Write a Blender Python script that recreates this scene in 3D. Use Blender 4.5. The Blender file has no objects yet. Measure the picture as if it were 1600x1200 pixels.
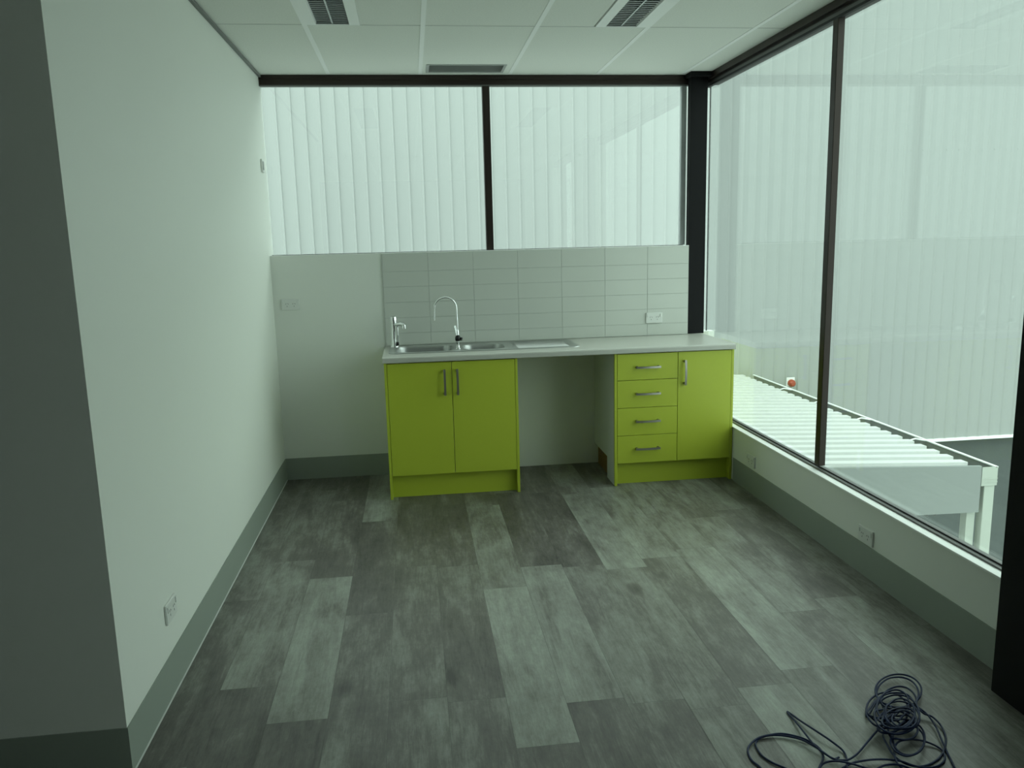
import bpy, bmesh, math, random
from mathutils import Vector, Matrix
random.seed(7)
C = bpy.context.scene.collection
S = bpy.context.scene
PI = math.pi

# ---------------------------------------------------------------- camera
yaw, pitch, roll, focal = 0.1198, -0.1747, -0.0246, 1249.43
CAM = Vector((0.9104, -5.405, 1.5538))
_f = Vector((math.sin(yaw)*math.cos(pitch), math.cos(yaw)*math.cos(pitch), math.sin(pitch)))
_r = Vector((math.cos(yaw), -math.sin(yaw), 0)); _u = _r.cross(_f)
_r2 = _r*math.cos(roll) + _u*math.sin(roll); _u2 = _u*math.cos(roll) - _r*math.sin(roll)
cam = bpy.data.objects.new('camera', bpy.data.cameras.new('camera')); C.objects.link(cam)
m = Matrix((_r2, _u2, -_f)).transposed().to_4x4(); m.translation = CAM
cam.matrix_world = m
cam.data.sensor_width = 36; cam.data.lens = focal*36/1600; cam.data.clip_start = .02
S.camera = cam

# ---------------------------------------------------------------- sky: bright overcast with the mint cast of the photo
W = bpy.data.worlds.new('overcast'); S.world = W; W.use_nodes = True
nt = W.node_tree; bg = nt.nodes['Background']
tc = nt.nodes.new('ShaderNodeTexCoord'); sp = nt.nodes.new('ShaderNodeSeparateXYZ')
rp = nt.nodes.new('ShaderNodeValToRGB')
nt.links.new(tc.outputs['Generated'], sp.inputs[0]); nt.links.new(sp.outputs['Z'], rp.inputs[0])
nt.links.new(rp.outputs[0], bg.inputs['Color'])
rp.color_ramp.elements[0].position = 0.0; rp.color_ramp.elements[0].color = (.645, .79, .73, 1)
rp.color_ramp.elements[1].position = 0.9; rp.color_ramp.elements[1].color = (.83, 1.0, .925, 1)
bg.inputs['Strength'].default_value = 3.25
# the brighter part of the cloud cover, up and to the left behind the camera
sun = bpy.data.lights.new('cloud_glow', 'SUN'); sun.energy = 1.35; sun.angle = math.radians(50); sun.color = (.85, 1.0, .93)
so = bpy.data.objects.new('cloud_glow', sun); C.objects.link(so)
so.rotation_euler = Vector((.78, .45, -.62)).to_track_quat('-Z', 'Y').to_euler(); so.location = (-8, -6, 12)
S.view_settings.view_transform = 'Standard'; S.view_settings.look = 'None'
S.view_settings.gamma = 1; S.view_settings.use_curve_mapping = False
S.view_settings.exposure = 0.0

# ---------------------------------------------------------------- materials
def mat(name, col, rough=.6, metal=0, noise=None, bump=None, spec=.5):
    """col base colour; noise = (scale, strength) mottles it a little; bump = (scale, strength, distance)"""
    M = bpy.data.materials.new(name); M.use_nodes = True; t = M.node_tree; b = t.nodes['Principled BSDF']
    b.inputs['Base Color'].default_value = (*col, 1); b.inputs['Roughness'].default_value = rough
    b.inputs['Metallic'].default_value = metal; b.inputs['Specular IOR Level'].default_value = spec
    tc = t.nodes.new('ShaderNodeTexCoord')
    if noise:
        n = t.nodes.new('ShaderNodeTexNoise'); n.inputs['Scale'].default_value = noise[0]; n.inputs['Detail'].default_value = 5
        mx = t.nodes.new('ShaderNodeMix'); mx.data_type = 'RGBA'
        k = noise[1]
        mx.inputs['A'].default_value = (*[c*(1-k) for c in col], 1); mx.inputs['B'].default_value = (*[min(1, c*(1+k)) for c in col], 1)
        t.links.new(tc.outputs['Object'], n.inputs['Vector']); t.links.new(n.outputs['Fac'], mx.inputs['Factor'])
        t.links.new(mx.outputs['Result'], b.inputs['Base Color'])
    if bump:
        n = t.nodes.new('ShaderNodeTexNoise'); n.inputs['Scale'].default_value = bump[0]; n.inputs['Detail'].default_value = 3
        bp = t.nodes.new('ShaderNodeBump'); bp.inputs['Strength'].default_value = bump[1]; bp.inputs['Distance'].default_value = bump[2]
        t.links.new(tc.outputs['Object'], n.inputs['Vector']); t.links.new(n.outputs['Fac'], bp.inputs['Height']); t.links.new(bp.outputs[0], b.inputs['Normal'])
    return M

WALL   = mat('wall_paint', (.785, .805, .755), .55, noise=(1.2, .015), bump=(160, .08, .002))
CEIL   = mat('ceiling_tile', (.82, .835, .785), .9, noise=(140, .10), bump=(220, .35, .002))
TEE    = mat('ceiling_tee', (.96, .97, .95), .5, noise=(4, .01))
SHADOW = mat('shadow_trim_grey', (.20, .21, .20), .6, noise=(4, .02))
SKIRT  = mat('skirting_vinyl_grey', (.28, .315, .275), .55, noise=(3, .03))
SEAL   = mat('white_sealant', (.62, .64, .62), .5, noise=(9, .03))
SILL   = mat('sill_white', (.90, .91, .89), .45, noise=(3, .01))
BRONZE = mat('frame_dark_bronze', (.030, .020, .016), .38, .4, noise=(6, .08))
GASK   = mat('gasket_black', (.008, .008, .008), .6, noise=(6, .1))
ALU    = mat('frame_grey_edge', (.13, .13, .125), .45, .3, noise=(6, .05))
JAMB   = mat('jamb_grey', (.46, .48, .49), .5, noise=(6, .04))
CROSS  = mat('cross_tee_shade_grey', (.62, .63, .60), .6, noise=(6, .03))  # darker than the other tees: a shadow line painted into the colour
BLACK  = mat('column_black_paint', (.006, .006, .007), .65, noise=(3, .1), spec=.2)
LIME   = mat('lime_laminate', (.435, .505, .039), .42, noise=(60, .02), bump=(300, .05, .001))
MELA   = mat('white_melamine', (.62, .64, .66), .45, noise=(3, .01))
CHIP   = mat('raw_chipboard', (.22, .13, .06), .9, noise=(70, .35), bump=(90, .3, .002))
TOP    = mat('worktop_laminate', (.50, .50, .455), .32, noise=(260, .05))
STEEL  = mat('stainless_steel', (.50, .51, .50), .38, 1, noise=(30, .04))
CHROME = mat('chrome', (.82, .83, .83), .07, 1, noise=(30, .01))
BRUSH  = mat('brushed_nickel', (.38, .365, .335), .38, 1, noise=(60, .06))
DARKM  = mat('dark_knob', (.02, .02, .02), .25, .5, noise=(30, .05))
PLATE  = mat('switch_plate_white', (.735, .75, .72), .28, noise=(30, .01))
SLOT   = mat('socket_slot_dark', (.05, .05, .05), .6, noise=(30, .05))
TILE   = mat('gloss_white_tile', (.61, .63, .585), .16, noise=(2.5, .01), bump=(14, .04, .002))
GROUT  = mat('tile_grout', (.50, .51, .485), .8, noise=(40, .05))
VENT   = mat('vent_grey', (.40, .41, .40), .6, noise=(20, .04))
LOUV   = mat('louvre_aluminium', (.42, .44, .43), .35, .9, noise=(20, .05))
TROUGH = mat('light_trough', (.30, .32, .31), .5, noise=(20, .05))
TUBE   = mat('lamp_tube_off', (.75, .77, .76), .3, noise=(20, .01))
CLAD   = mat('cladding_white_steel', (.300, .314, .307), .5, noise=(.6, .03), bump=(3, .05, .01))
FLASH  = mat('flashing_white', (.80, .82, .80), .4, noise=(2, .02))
ROOFM  = mat('roof_sheet_white', (.60, .61, .60), .4, noise=(2.2, .03))
FASC   = mat('fascia_grey_white', (.24, .26, .25), .5, noise=(2, .02))
GUTT   = mat('gutter_cream', (.42, .45, .40), .45, noise=(3, .02))
CONC   = mat('grey_rendered_wall', (.078, .090, .088), .85, noise=(4, .12), bump=(30, .2, .01))
ASPH   = mat('concrete_yard', (.46, .465, .46), .9, noise=(30, .2), bump=(60, .3, .01))
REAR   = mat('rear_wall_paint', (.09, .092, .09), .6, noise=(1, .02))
GSHADE  = mat('gutter_shade_grey', (.16, .175, .16), .85, noise=(9, .2))  # dark tone standing in for the shade inside the gutter
RED    = mat('siren_red', (.30, .030, .018), .35, noise=(20, .05))
CABLE  = mat('cable_blue', (.004, .014, .062), .5, noise=(90, .15), spec=.35)

def glass_mat(name, tint):
    M = bpy.data.materials.new(name); M.use_nodes = True; t = M.node_tree
    t.nodes.remove(t.nodes['Principled BSDF'])
    tr = t.nodes.new('ShaderNodeBsdfTransparent'); tr.inputs[0].default_value = (*tint, 1)
    gl = t.nodes.new('ShaderNodeBsdfGlossy'); gl.inputs['Roughness'].default_value = 0
    fr = t.nodes.new('ShaderNodeFresnel'); g = t.nodes.new('ShaderNodeNewGeometry')
    # both faces of the pane reflect as the outer face does (the ray is not bent, so no total reflection inside)
    mr = t.nodes.new('ShaderNodeMapRange'); mr.inputs['To Min'].default_value = 1.5; mr.inputs['To Max'].default_value = 1/1.5
    t.links.new(g.outputs['Backfacing'], mr.inputs['Value']); t.links.new(mr.outputs[0], fr.inputs['IOR'])
    mx = t.nodes.new('ShaderNodeMixShader')
    t.links.new(fr.outputs[0], mx.inputs[0]); t.links.new(tr.outputs[0], mx.inputs[1]); t.links.new(gl.outputs[0], mx.inputs[2])
    t.links.new(mx.outputs[0], t.nodes['Material Output'].inputs[0])
    return M
GLASS = glass_mat('window_glass', (.972, .99, .982))
GLASS2 = glass_mat('tinted_window_glass', (.908, .932, .920))

def floor_mat():
    """weathered grey oak vinyl: tone and grain offset come from per-plank attributes"""
    M = bpy.data.materials.new('grey_oak_vinyl'); M.use_nodes = True; t = M.node_tree; b = t.nodes['Principled BSDF']
    L = t.links.new
    at = t.nodes.new('ShaderNodeAttribute'); at.attribute_name = 'tone'
    of = t.nodes.new('ShaderNodeAttribute'); of.attribute_name = 'offset'
    tc = t.nodes.new('ShaderNodeTexCoord'); add = t.nodes.new('ShaderNodeVectorMath'); add.operation = 'ADD'
    cmb = t.nodes.new('ShaderNodeCombineXYZ')
    L(of.outputs['Fac'], cmb.inputs[2]); L(tc.outputs['Object'], add.inputs[0]); L(cmb.outputs[0], add.inputs[1])
    def stretched(sx, sy, scale, detail, rough=.6, dist=0):
        mp = t.nodes.new('ShaderNodeMapping'); mp.inputs['Scale'].default_value = (sx, sy, 1)
        n = t.nodes.new('ShaderNodeTexNoise'); n.inputs['Scale'].default_value = scale; n.inputs['Detail'].default_value = detail
        n.inputs['Roughness'].default_value = rough; n.inputs['Distortion'].default_value = dist
        L(add.outputs[0], mp.inputs[0]); L(mp.outputs[0], n.inputs['Vector']); return n
    big = stretched(8, 1.5, 1.0, 5, .6, .8)       # cloudy patches along the board
    gr = stretched(95, 8, 1.0, 9, .8, .8)        # fine grain
    cr = stretched(26, 2.0, 1.3, 3, .5, 1.2)       # dark cracks
    blot = stretched(11, 6, 1.0, 8, .78, 0)
    def mth(op, a, c, d=None):
        n = t.nodes.new('ShaderNodeMath'); n.operation = op
        for i, v in enumerate((a, c, d)):
            if v is None: continue
            if isinstance(v, (int, float)): n.inputs[i].default_value = v
            else: L(v, n.inputs[i])
        return n.outputs[0]
    v = mth('MULTIPLY_ADD', big.outputs['Fac'], 1.5, -.75)
    v = mth('ADD', v, mth('MULTIPLY_ADD', gr.outputs['Fac'], 1.15, -.575))
    v = mth('ADD', v, mth('MULTIPLY_ADD', blot.outputs['Fac'], 1.3, -.65))
    crk = t.nodes.new('ShaderNodeMapRange'); crk.inputs['From Min'].default_value = .60; crk.inputs['From Max'].default_value = .75
    crk.inputs['To Min'].default_value = 0; crk.inputs['To Max'].default_value = -.22
    L(cr.outputs['Fac'], crk.inputs['Value'])
    v = mth('ADD', v, crk.outputs[0])
    vo = t.nodes.new('ShaderNodeTexVoronoi'); vo.feature = 'F1'; vo.inputs['Scale'].default_value = 1
    mp = t.nodes.new('ShaderNodeMapping'); mp.inputs['Scale'].default_value = (3.2, 1.5, 1.0)
    L(add.outputs[0], mp.inputs[0]); L(mp.outputs[0], vo.inputs['Vector'])
    kn = t.nodes.new('ShaderNodeMapRange'); kn.inputs['From Min'].default_value = 0.03; kn.inputs['From Max'].default_value = .13
    kn.inputs['To Min'].default_value = -.65; kn.inputs['To Max'].default_value = 0
    L(vo.outputs['Distance'], kn.inputs['Value']); v = mth('ADD', v, kn.outputs[0])
    v = mth('ADD', mth('MULTIPLY', at.outputs['Fac'], .50), mth('MULTIPLY_ADD', v, .62, .22))
    rp = t.nodes.new('ShaderNodeValToRGB'); e = rp.color_ramp.elements
    e[0].position = 0; e[0].color = (.040, .036, .032, 1); e[1].position = 1; e[1].color = (.38, .405, .355, 1)
    x = e.new(.38); x.color = (.125, .117, .104, 1)
    L(v, rp.inputs[0]); L(rp.outputs[0], b.inputs['Base Color'])
    b.inputs['Roughness'].default_value = .42
    bp = t.nodes.new('ShaderNodeBump'); bp.inputs['Strength'].default_value = .12; bp.inputs['Distance'].default_value = .002
    L(gr.outputs['Fac'], bp.inputs['Height']); L(bp.outputs[0], b.inputs['Normal'])
    return M
FLOOR = floor_mat()

# ---------------------------------------------------------------- mesh helpers
def box(bm, x0, x1, y0, y1, z0, z1, bevel=0, seg=2):
    vs = [bm.verts.new((x, y, z)) for x in (x0, x1) for y in (y0, y1) for z in (z0, z1)]
    fs = [(0,1,3,2), (4,6,7,5), (0,4,5,1), (2,3,7,6), (0,2,6,4), (1,5,7,3)]
    faces = [bm.faces.new([vs[i] for i in f]) for f in fs]
    if bevel:
        es = list({e for f in faces for e in f.edges})
        bmesh.ops.bevel(bm, geom=es, offset=bevel, segments=seg, affect='EDGES', profile=.5)
    return vs
def prism(bm, prof, axis, a, b):
    """extrude a closed 2D profile along axis ('x': (y,z), 'y': (x,z), 'z': (x,y)) from a to b"""
    def P(p, t): return {'x': (t, p[0], p[1]), 'y': (p[0], t, p[1]), 'z': (p[0], p[1], t)}[axis]
    v0 = [bm.verts.new(P(p, a)) for p in prof]; v1 = [bm.verts.new(P(p, b)) for p in prof]
    n = len(prof)
    bm.faces.new(v0); bm.faces.new(v1[::-1])
    for i in range(n): bm.faces.new((v0[i], v1[i], v1[(i+1) % n], v0[(i+1) % n]))
def cyl(bm, p0, p1, r0, r1=None, n=24, cap=True):
    p0, p1 = Vector(p0), Vector(p1); r1 = r0 if r1 is None else r1
    d = (p1-p0).normalized(); a = d.orthogonal().normalized(); b = d.cross(a)
    A = [bm.verts.new(p0+(a*math.cos(2*PI*i/n)+b*math.sin(2*PI*i/n))*r0) for i in range(n)]
    B = [bm.verts.new(p1+(a*math.cos(2*PI*i/n)+b*math.sin(2*PI*i/n))*r1) for i in range(n)]
    for i in range(n): bm.faces.new((A[i], A[(i+1) % n], B[(i+1) % n], B[i]))
    if cap: bm.faces.new(A[::-1]); bm.faces.new(B)
def lathe(bm, prof, org, axis=(0, 0, 1), n=32):
    """revolve (radius, height) pairs about axis through org"""
    d = Vector(axis).normalized(); a = d.orthogonal().normalized(); b = d.cross(a); org = Vector(org)
    rings = []
    for r, h in prof:
        if r < 1e-6: rings.append([bm.verts.new(org+d*h)])
        else: rings.append([bm.verts.new(org+d*h+(a*math.cos(2*PI*i/n)+b*math.sin(2*PI*i/n))*r) for i in range(n)])
    for A, B in zip(rings, rings[1:]):
        for i in range(n):
            j = (i+1) % n
            if len(A) == 1 and len(B) == 1: continue
            if len(A) == 1: bm.faces.new((A[0], B[j], B[i]))
            elif len(B) == 1: bm.faces.new((A[i], A[j], B[0]))
            else: bm.faces.new((A[i], A[j], B[j], B[i]))
def catmull(pts, k=8):
    pts = [Vector(p) for p in pts]; out = []
    P = [pts[0]] + pts + [pts[-1]]
    for i in range(1, len(P)-2):
        p0, p1, p2, p3 = P[i-1], P[i], P[i+1], P[i+2]
        for j in range(k):
            t = j/k
            out.append(.5*((2*p1)+(-p0+p2)*t+(2*p0-5*p1+4*p2-p3)*t*t+(-p0+3*p1-3*p2+p3)*t**3))
    out.append(pts[-1]); return out
def tube(bm, pts, r, n=10, cap=True, flat=None):
    """sweep a round (or flat=(w,h) rectangular) section along pts with parallel transport"""
    pts = [Vector(p) for p in pts]
    keep = [pts[0]]
    for p in pts[1:]:
        if (p-keep[-1]).length > 1e-5: keep.append(p)
    pts = keep
    t0 = (pts[1]-pts[0]).normalized(); a = t0.orthogonal().normalized()
    rings = []
    for i, p in enumerate(pts):
        t = (pts[min(i+1, len(pts)-1)]-pts[max(i-1, 0)]).normalized()
        a = (a-t*a.dot(t)).normalized(); b = t.cross(a)
        rr = r(i/(len(pts)-1)) if callable(r) else r
        rings.append([bm.verts.new(p+(a*math.cos(2*PI*k/n)+b*math.sin(2*PI*k/n))*rr) for k in range(n)])
    for A, B in zip(rings, rings[1:]):
        for k in range(n): bm.faces.new((A[k], A[(k+1) % n], B[(k+1) % n], B[k]))
    if cap: bm.faces.new(rings[0][::-1]); bm.faces.new(rings[-1])
def rrect(x0, x1, y0, y1, r, n=6):
    out = []
    for cx, cy, a0 in ((x1-r, y1-r, 0), (x0+r, y1-r, 90), (x0+r, y0+r, 180), (x1-r, y0+r, 270)):
        for i in range(n+1):
            a = math.radians(a0+90*i/n); out.append((cx+r*math.cos(a), cy+r*math.sin(a)))
    return out

def obj(name, bm, material, parent=None, smooth=False, origin=None):
    bmesh.ops.recalc_face_normals(bm, faces=bm.faces)
    me = bpy.data.meshes.new(name)
    if origin is None:
        if bm.verts:
            xs = [v.co.x for v in bm.verts]; ys = [v.co.y for v in bm.verts]; zs = [v.co.z for v in bm.verts]
            origin = Vector(((min(xs)+max(xs))/2, (min(ys)+max(ys))/2, min(zs)))
    origin = Vector(origin)
    bmesh.ops.translate(bm, verts=bm.verts, vec=-origin)
    bm.to_mesh(me); bm.free()
    if isinstance(material, (list, tuple)):
        for q in material: me.materials.append(q)
    else: me.materials.append(material)
    if smooth:
        me.polygons.foreach_set('use_smooth', [True]*len(me.polygons))
        try: me.set_sharp_from_angle(angle=math.radians(35))
        except Exception: pass
    o = bpy.data.objects.new(name, me); C.objects.link(o)
    w = Matrix.Translation(origin)
    if parent is not None:
        o.parent = parent
        # every parent here is a chain of pure translations and z rotations built first
        o.matrix_local = world(parent).inverted() @ w
    else: o.location = origin
    return o
def world(o):
    m = Matrix.LocRotScale(o.location, o.rotation_euler, o.scale)
    return (world(o.parent) @ m) if o.parent is not None else m
def B(*a, **k):
    bm = bmesh.new(); box(bm, *a, **k); return bm
def thing(name, label, cat, loc=(0, 0, 0), rotz=0, group=None):
    o = bpy.data.objects.new(name, None); C.objects.link(o); o.empty_display_size = .1
    o.location = loc; o.rotation_euler = (0, 0, rotz); o['label'] = label; o['category'] = cat
    if group: o['group'] = group
    return o
def tag(o, label, cat, group=None):
    o['label'] = label; o['category'] = cat
    if group: o['group'] = group
    return o
def struct(name, bm, m, label=None, parent=None, **k):
    o = obj(name, bm, m, parent, **k)
    if parent is None: o['kind'] = 'structure'
    if label: o['label'] = label
    return o
def sempty(name, loc, label):
    o = bpy.data.objects.new(name, None); C.objects.link(o); o.location = loc; o['kind'] = 'structure'; o['label'] = label
    return o
def copy_tree(o, parent=None):
    c = o.copy(); C.objects.link(c)
    if parent is not None: c.parent = parent
    for ch in list(o.children): copy_tree(ch, c)
    return c

XR, YN, ZC, ZS, HS = 2.922, -3.091, 2.64, 1.504, .15
YW, XG = .10, 2.985            # glass planes: back and right
YF = .075                      # inner face of the back window frame
YEND = -8.6                    # end of the room behind the camera
XL2 = -3.2

# ================================================================ SETTING
# floor of vinyl planks: one mesh, one face per plank, tone and grain offset per plank
def build_floor():
    bm = bmesh.new()
    tone = bm.faces.layers.float.new('tone'); off = bm.faces.layers.float.new('offset')
    w, x0, L = .2014, .160, 1.18
    seams = {-1: -1.91, 0: -1.479, 1: -1.72, 2: -.96, 3: -1.655, 4: -1.69, 5: -1.98, 6: -1.76, 7: -1.80, 8: -1.865,
             9: -1.765, 10: -1.68, 11: -1.25, 12: -2.33, 13: -1.45}
    tones = {(-1, 0): .42, (-1, 1): .42, (-1, -1): .25, (0, 1): .30, (0, 0): .36, (0, -1): .66, (0, -2): .16,
             (1, 1): .25, (1, 0): .24, (1, -1): .86, (1, -2): .20, (2, 0): .70, (2, 1): .3, (2, -1): .24, (2, -2): .36,
             (3, 0): .26, (3, -1): .40, (3, -2): .52, (4, 0): .22, (4, -1): .36, (4, -2): .42,
             (5, 1): .28, (5, 0): .66, (5, -1): .95, (5, -2): .36, (6, 0): .22, (6, -1): .82, (6, -2): .34,
             (7, 0): .22, (7, -1): .50, (7, -2): .42, (8, 0): .80, (8, -1): .52, (8, -2): .5, (9, 0): .68, (9, -1): .40, (9, -2): .92,
             (10, 0): .50, (10, -1): .84, (10, -2): .50, (11, 0): .45, (11, -1): .58, (11, -2): .52,
             (12, 0): .45, (12, -1): .66, (13, 0): .4, (13, -1): .5, (13, -2): .5}
    rnd = random.Random(3)
    for i in range(-17, 15):
        xa, xb = max(XL2, x0+w*i), min(3.0, x0+w*(i+1))
        if xb <= xa: continue
        s = seams.get(i, -rnd.random()*L)
        j0 = int(math.floor((YEND-s)/L))-1
        for j in range(j0, 4):
            ya, yb = max(YEND, s+L*j), min(.12, s+L*(j+1))
            if yb <= ya: continue
            g = .0006
            f = bm.faces.new([bm.verts.new(p) for p in ((xa+g, ya+g, 0), (xb-g, ya+g, 0), (xb-g, yb-g, 0), (xa+g, yb-g, 0))])
            f[tone] = tones.get((i, j), .25+.5*rnd.random()); f[off] = rnd.random()*60
    # slab body under the planks; the gaps show its dark top
    n0 = len(bm.faces)
    box(bm, XL2-.1, 3.05, YEND-.1, .13, -.25, -.0015)
    bm.faces.ensure_lookup_table()
    for f in bm.faces[n0:]: f[tone] = 0.0; f[off] = 0
    return struct('floor', bm, FLOOR, 'grey wood-look vinyl plank floor', origin=(0, 0, 0))
build_floor()

# left wall with the return that faces the camera
bm = bmesh.new()
prism(bm, [(0, YN), (0, .14), (-.13, .14), (-.13, YN+.13), (XL2, YN+.13), (XL2, YN)], 'z', 0, ZC+.1)
struct('wall_left', bm, WALL, 'plain white painted wall on the left with a square outer corner')
bm = bmesh.new()
t = .004
prism(bm, [(.0, YN-t), (t, YN-t), (t, -t), (.0005, -t), (.0005, YN-.0005), (XL2, YN-.0005), (XL2, YN-t)], 'z', 0.0, HS)
struct('baseboard_left', bm, SKIRT, 'grey vinyl skirting along the left wall')
bm = bmesh.new(); box(bm, t, t+.004, YN, -t, 0, .004)
struct('trim_1', bm, SEAL, 'thin white sealant bead where left skirting meets the floor')

# dwarf wall under the back window and its skirting
struct('wall_back', B(0, 2.811, 0, .14, 0, ZS), WALL, 'low painted wall under the back window')
struct('wall_back_corner', B(2.811, 3.03, .06, .14, 0, .9), WALL, 'short end of the low back wall behind the worktop')
struct('baseboard_back', B(.0045, .712, -.004, -.0002, 0, HS), SKIRT, 'grey vinyl skirting left of the sink cabinet')
# low wall under the right windows
bm = bmesh.new(); box(bm, XR, 3.03, -4.42, -.0005+.06, 0, .342)
struct('wall_right', bm, WALL, 'low painted wall under the right windows')
struct('baseboard_right', B(XR-.004, XR-.0002, -4.42, -.60, 0, HS), SKIRT, 'grey vinyl skirting along the right low wall')
struct('trim_2', B(XR-.006, 2.9568, -3.05, .055, .3425, .352, bevel=.002), SILL, 'white sill ledge under the right windows')

# walls of the space behind the camera (windows carry on along its right side)
struct('wall_right_rear', B(XR, 3.03, -4.42, -3.06, .3425, ZC), WALL, 'wall pier between the right windows')
struct('wall_right_end', B(XR, 3.03, YEND, -5.75, 0, ZC), WALL)
struct('wall_right_low', B(XR, 3.03, -5.75, -4.42, 0, .342), WALL)
struct('wall_rear', B(XL2, 3.03, YEND-.1, YEND, 0, ZC), REAR)
struct('wall_far_left', B(XL2-.1, XL2, YEND, YN+.13, 0, ZC), REAR)

# suspended ceiling: tiles, tees, shadow-line trim
bx, sx = .438, .582
bars = [bx+sx*k for k in range(-6, 5)]
crosses = [-1.115-1.19*k for k in range(0, 7)]
holes = [(bx+.004, bx+.272, -2.30, -1.119), (bars[8]+.294, bars[9]-.004, -2.30, -1.119),   # two troffers
         (bars[7]+.035, bars[8]-.05, -.235, .0)]                                      # air vent
def build_ceiling():
    bm = bmesh.new()
    xs = sorted({XL2, 3.03, *[h[0] for h in holes], *[h[1] for h in holes]})
    ys = sorted({YEND, .145, *[h[2] for h in holes], *[h[3] for h in holes]})
    for xa, xb in zip(xs, xs[1:]):
        for ya, yb in zip(ys, ys[1:]):
            cx, cy = (xa+xb)/2, (ya+yb)/2
            if any(h[0] < cx < h[1] and h[2] < cy < h[3] for h in holes): continue
            box(bm, xa, xb, ya, yb, ZC, ZC+.015)
    bmesh.ops.remove_doubles(bm, verts=bm.verts, dist=1e-5)
    struct('ceiling', bm, CEIL, 'suspended ceiling of speckled white tiles')
    bm = bmesh.new()
    for y in crosses:
        xa = .002 if y > YN else XL2
        box(bm, xa, 2.93, y-.005, y+.005, ZC-.0012, ZC-.0002)
    struct('trim_8', bm, CROSS, 'thin cross tees of the ceiling grid, greyed as shadow lines')
    bm = bmesh.new()
    for x in bars:
        ya = YEND if x > 0 else YEND
        yb = .04 if x > 0 else YN
        if x > 2.9: continue
        box(bm, x-.012, x+.012, ya, yb, ZC-.002, ZC-.0002)
    struct('trim_3', bm, TEE, 'white metal ceiling grid tees')
build_ceiling()
struct('trim_4', B(.0003, .016, YN, YF-.002, ZC-.016, ZC-.0022), SHADOW, 'grey shadow-line trim between left wall and ceiling')
# void above the ceiling, closed by the slab
struct('ceiling_slab', B(XL2-.1, 3.10, YEND-.1, .15, ZC+.30, ZC+.45), REAR)
struct('trim_5', B(XL2, 3.05, .14, .155, ZC-.04, ZC+.45), BRONZE)
struct('trim_6', B(3.04, 3.055, YEND, .155, ZC-.04, ZC+.45), BRONZE)

# ---- back window (window_1)
w1 = sempty('window_1', (1.45, YF, ZS), 'wide two-pane window with dark bronze frame above the low back wall')
zh = 2.575
bm = bmesh.new(); box(bm, .0, 2.995, YF, .135, zh, ZC-.0005); box(bm, .0, 2.995, YF-.004, .12, zh+.035, ZC-.001)
obj('head_frame', bm, BRONZE, w1)
obj('head_bead', B(.0, 2.99, YF-.003, YF+.012, zh-.004, zh+.004), ALU, w1)
obj('mullion', B(1.421, 1.469, YF, .135, ZS+.0005, zh, bevel=.002), BRONZE, w1)
obj('sill_frame', B(.0, 2.80, .088, .135, ZS+.0005, ZS+.008), ALU, w1)
obj('side_frame', B(2.777, 2.8118, YF+.005, .115, ZS+.0085, zh-.0045), JAMB, w1, )['label'] = 'grey aluminium jamb beside the black column'
obj('pane', B(.002, 1.421, YW, YW+.006, ZS+.008, zh), GLASS, w1)
obj('pane', B(1.469, 2.985, YW, YW+.006, ZS+.008, zh), GLASS, w1)
obj('pane', B(2.815, 2.985, YW, YW+.006, .9005, ZS+.008), GLASS, w1)
obj('corner_joint', B(2.984, 2.991, YW-.002, YW+.006, .354, zh), GASK, w1)['label'] = 'thin black silicone line where the corner panes meet'

# ---- right window (window_2)
w2 = sempty('window_2', (XG, -1.6, .352), 'tall full-height window on the right with dark bronze frame')
bm = bmesh.new()
box(bm, 2.938, 3.035, -3.06, YF-.005, 2.602, ZC-.0005)
box(bm, 2.962, 3.03, -3.06, YF-.005, 2.573, 2.602)
obj('head_frame', bm, BRONZE, w2)
bm = bmesh.new(); box(bm, 2.958, 2.963, -3.06, YF-.006, 2.574, 2.590)
obj('head_bead', bm, ALU, w2)
bm = bmesh.new(); box(bm, 2.955, 2.977, -3.06, YF+.02, 2.560, 2.5725)
obj('gasket', bm, GASK, w2)
bm = bmesh.new(); prism(bm, [(2.957, .3525), (3.02, .3525), (3.02, .354), (2.990, .3585), (2.960, .3585)], 'y', -3.06, YF+.02)
obj('sill_frame', bm, ALU, w2)
obj('gasket', B(2.9795, 2.9835, -3.06, YF+.02, .359, .364), GASK, w2)
obj('mullion', B(2.957, 2.992, -1.620, -1.572, .3755, 2.5725, bevel=.002), BRONZE, w2)
obj('pane', B(XG-.001, XG+.005, -1.590, YW-.003, .3592, 2.5725), GLASS2, w2)
obj('pane', B(XG-.001, XG+.005, -3.06, -1.599, .3592, 2.5725), GLASS2, w2)
# ---- window further back on the right, seen only as a reflection
w3 = sempty('window_3', (XG, -5.5, .352), 'right window behind the camera')
bm = bmesh.new(); box(bm, 2.94, 3.03, -5.75, -4.42, 2.573, ZC-.0005); obj('head_frame', bm, BRONZE, w3)
obj('sill_frame', B(2.965, 3.03, -5.75, -4.42, .343, .375), ALU, w3)
obj('mullion', B(2.95, 3.03, -5.38, -5.30, .3592, 2.5725), BRONZE, w3)
obj('pane', B(XG, XG+.006, -5.30, -4.42, .3592, 2.5725), GLASS, w3)
obj('pane', B(XG, XG+.006, -5.75, -5.38, .3592, 2.5725), GLASS, w3)

# ---- black columns
bm = bmesh.new(); box(bm, 2.812, 2.930, -.002, .058, .8945, ZC-.0005, bevel=.003)
box(bm, 2.795, 2.945, -.05, .058, ZC-.028, ZC-.0006)
tag(obj('steel_column', bm, BLACK), 'black square steel column in the back corner, rising behind the worktop', 'column')
bm = bmesh.new(); box(bm, 2.818, XR-.0045, -3.27, -3.10, 0, ZC-.0025, bevel=.003)
tag(obj('steel_column', bm, BLACK), 'black steel column at the right edge, nearest the camera, standing on the floor', 'column')

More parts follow.
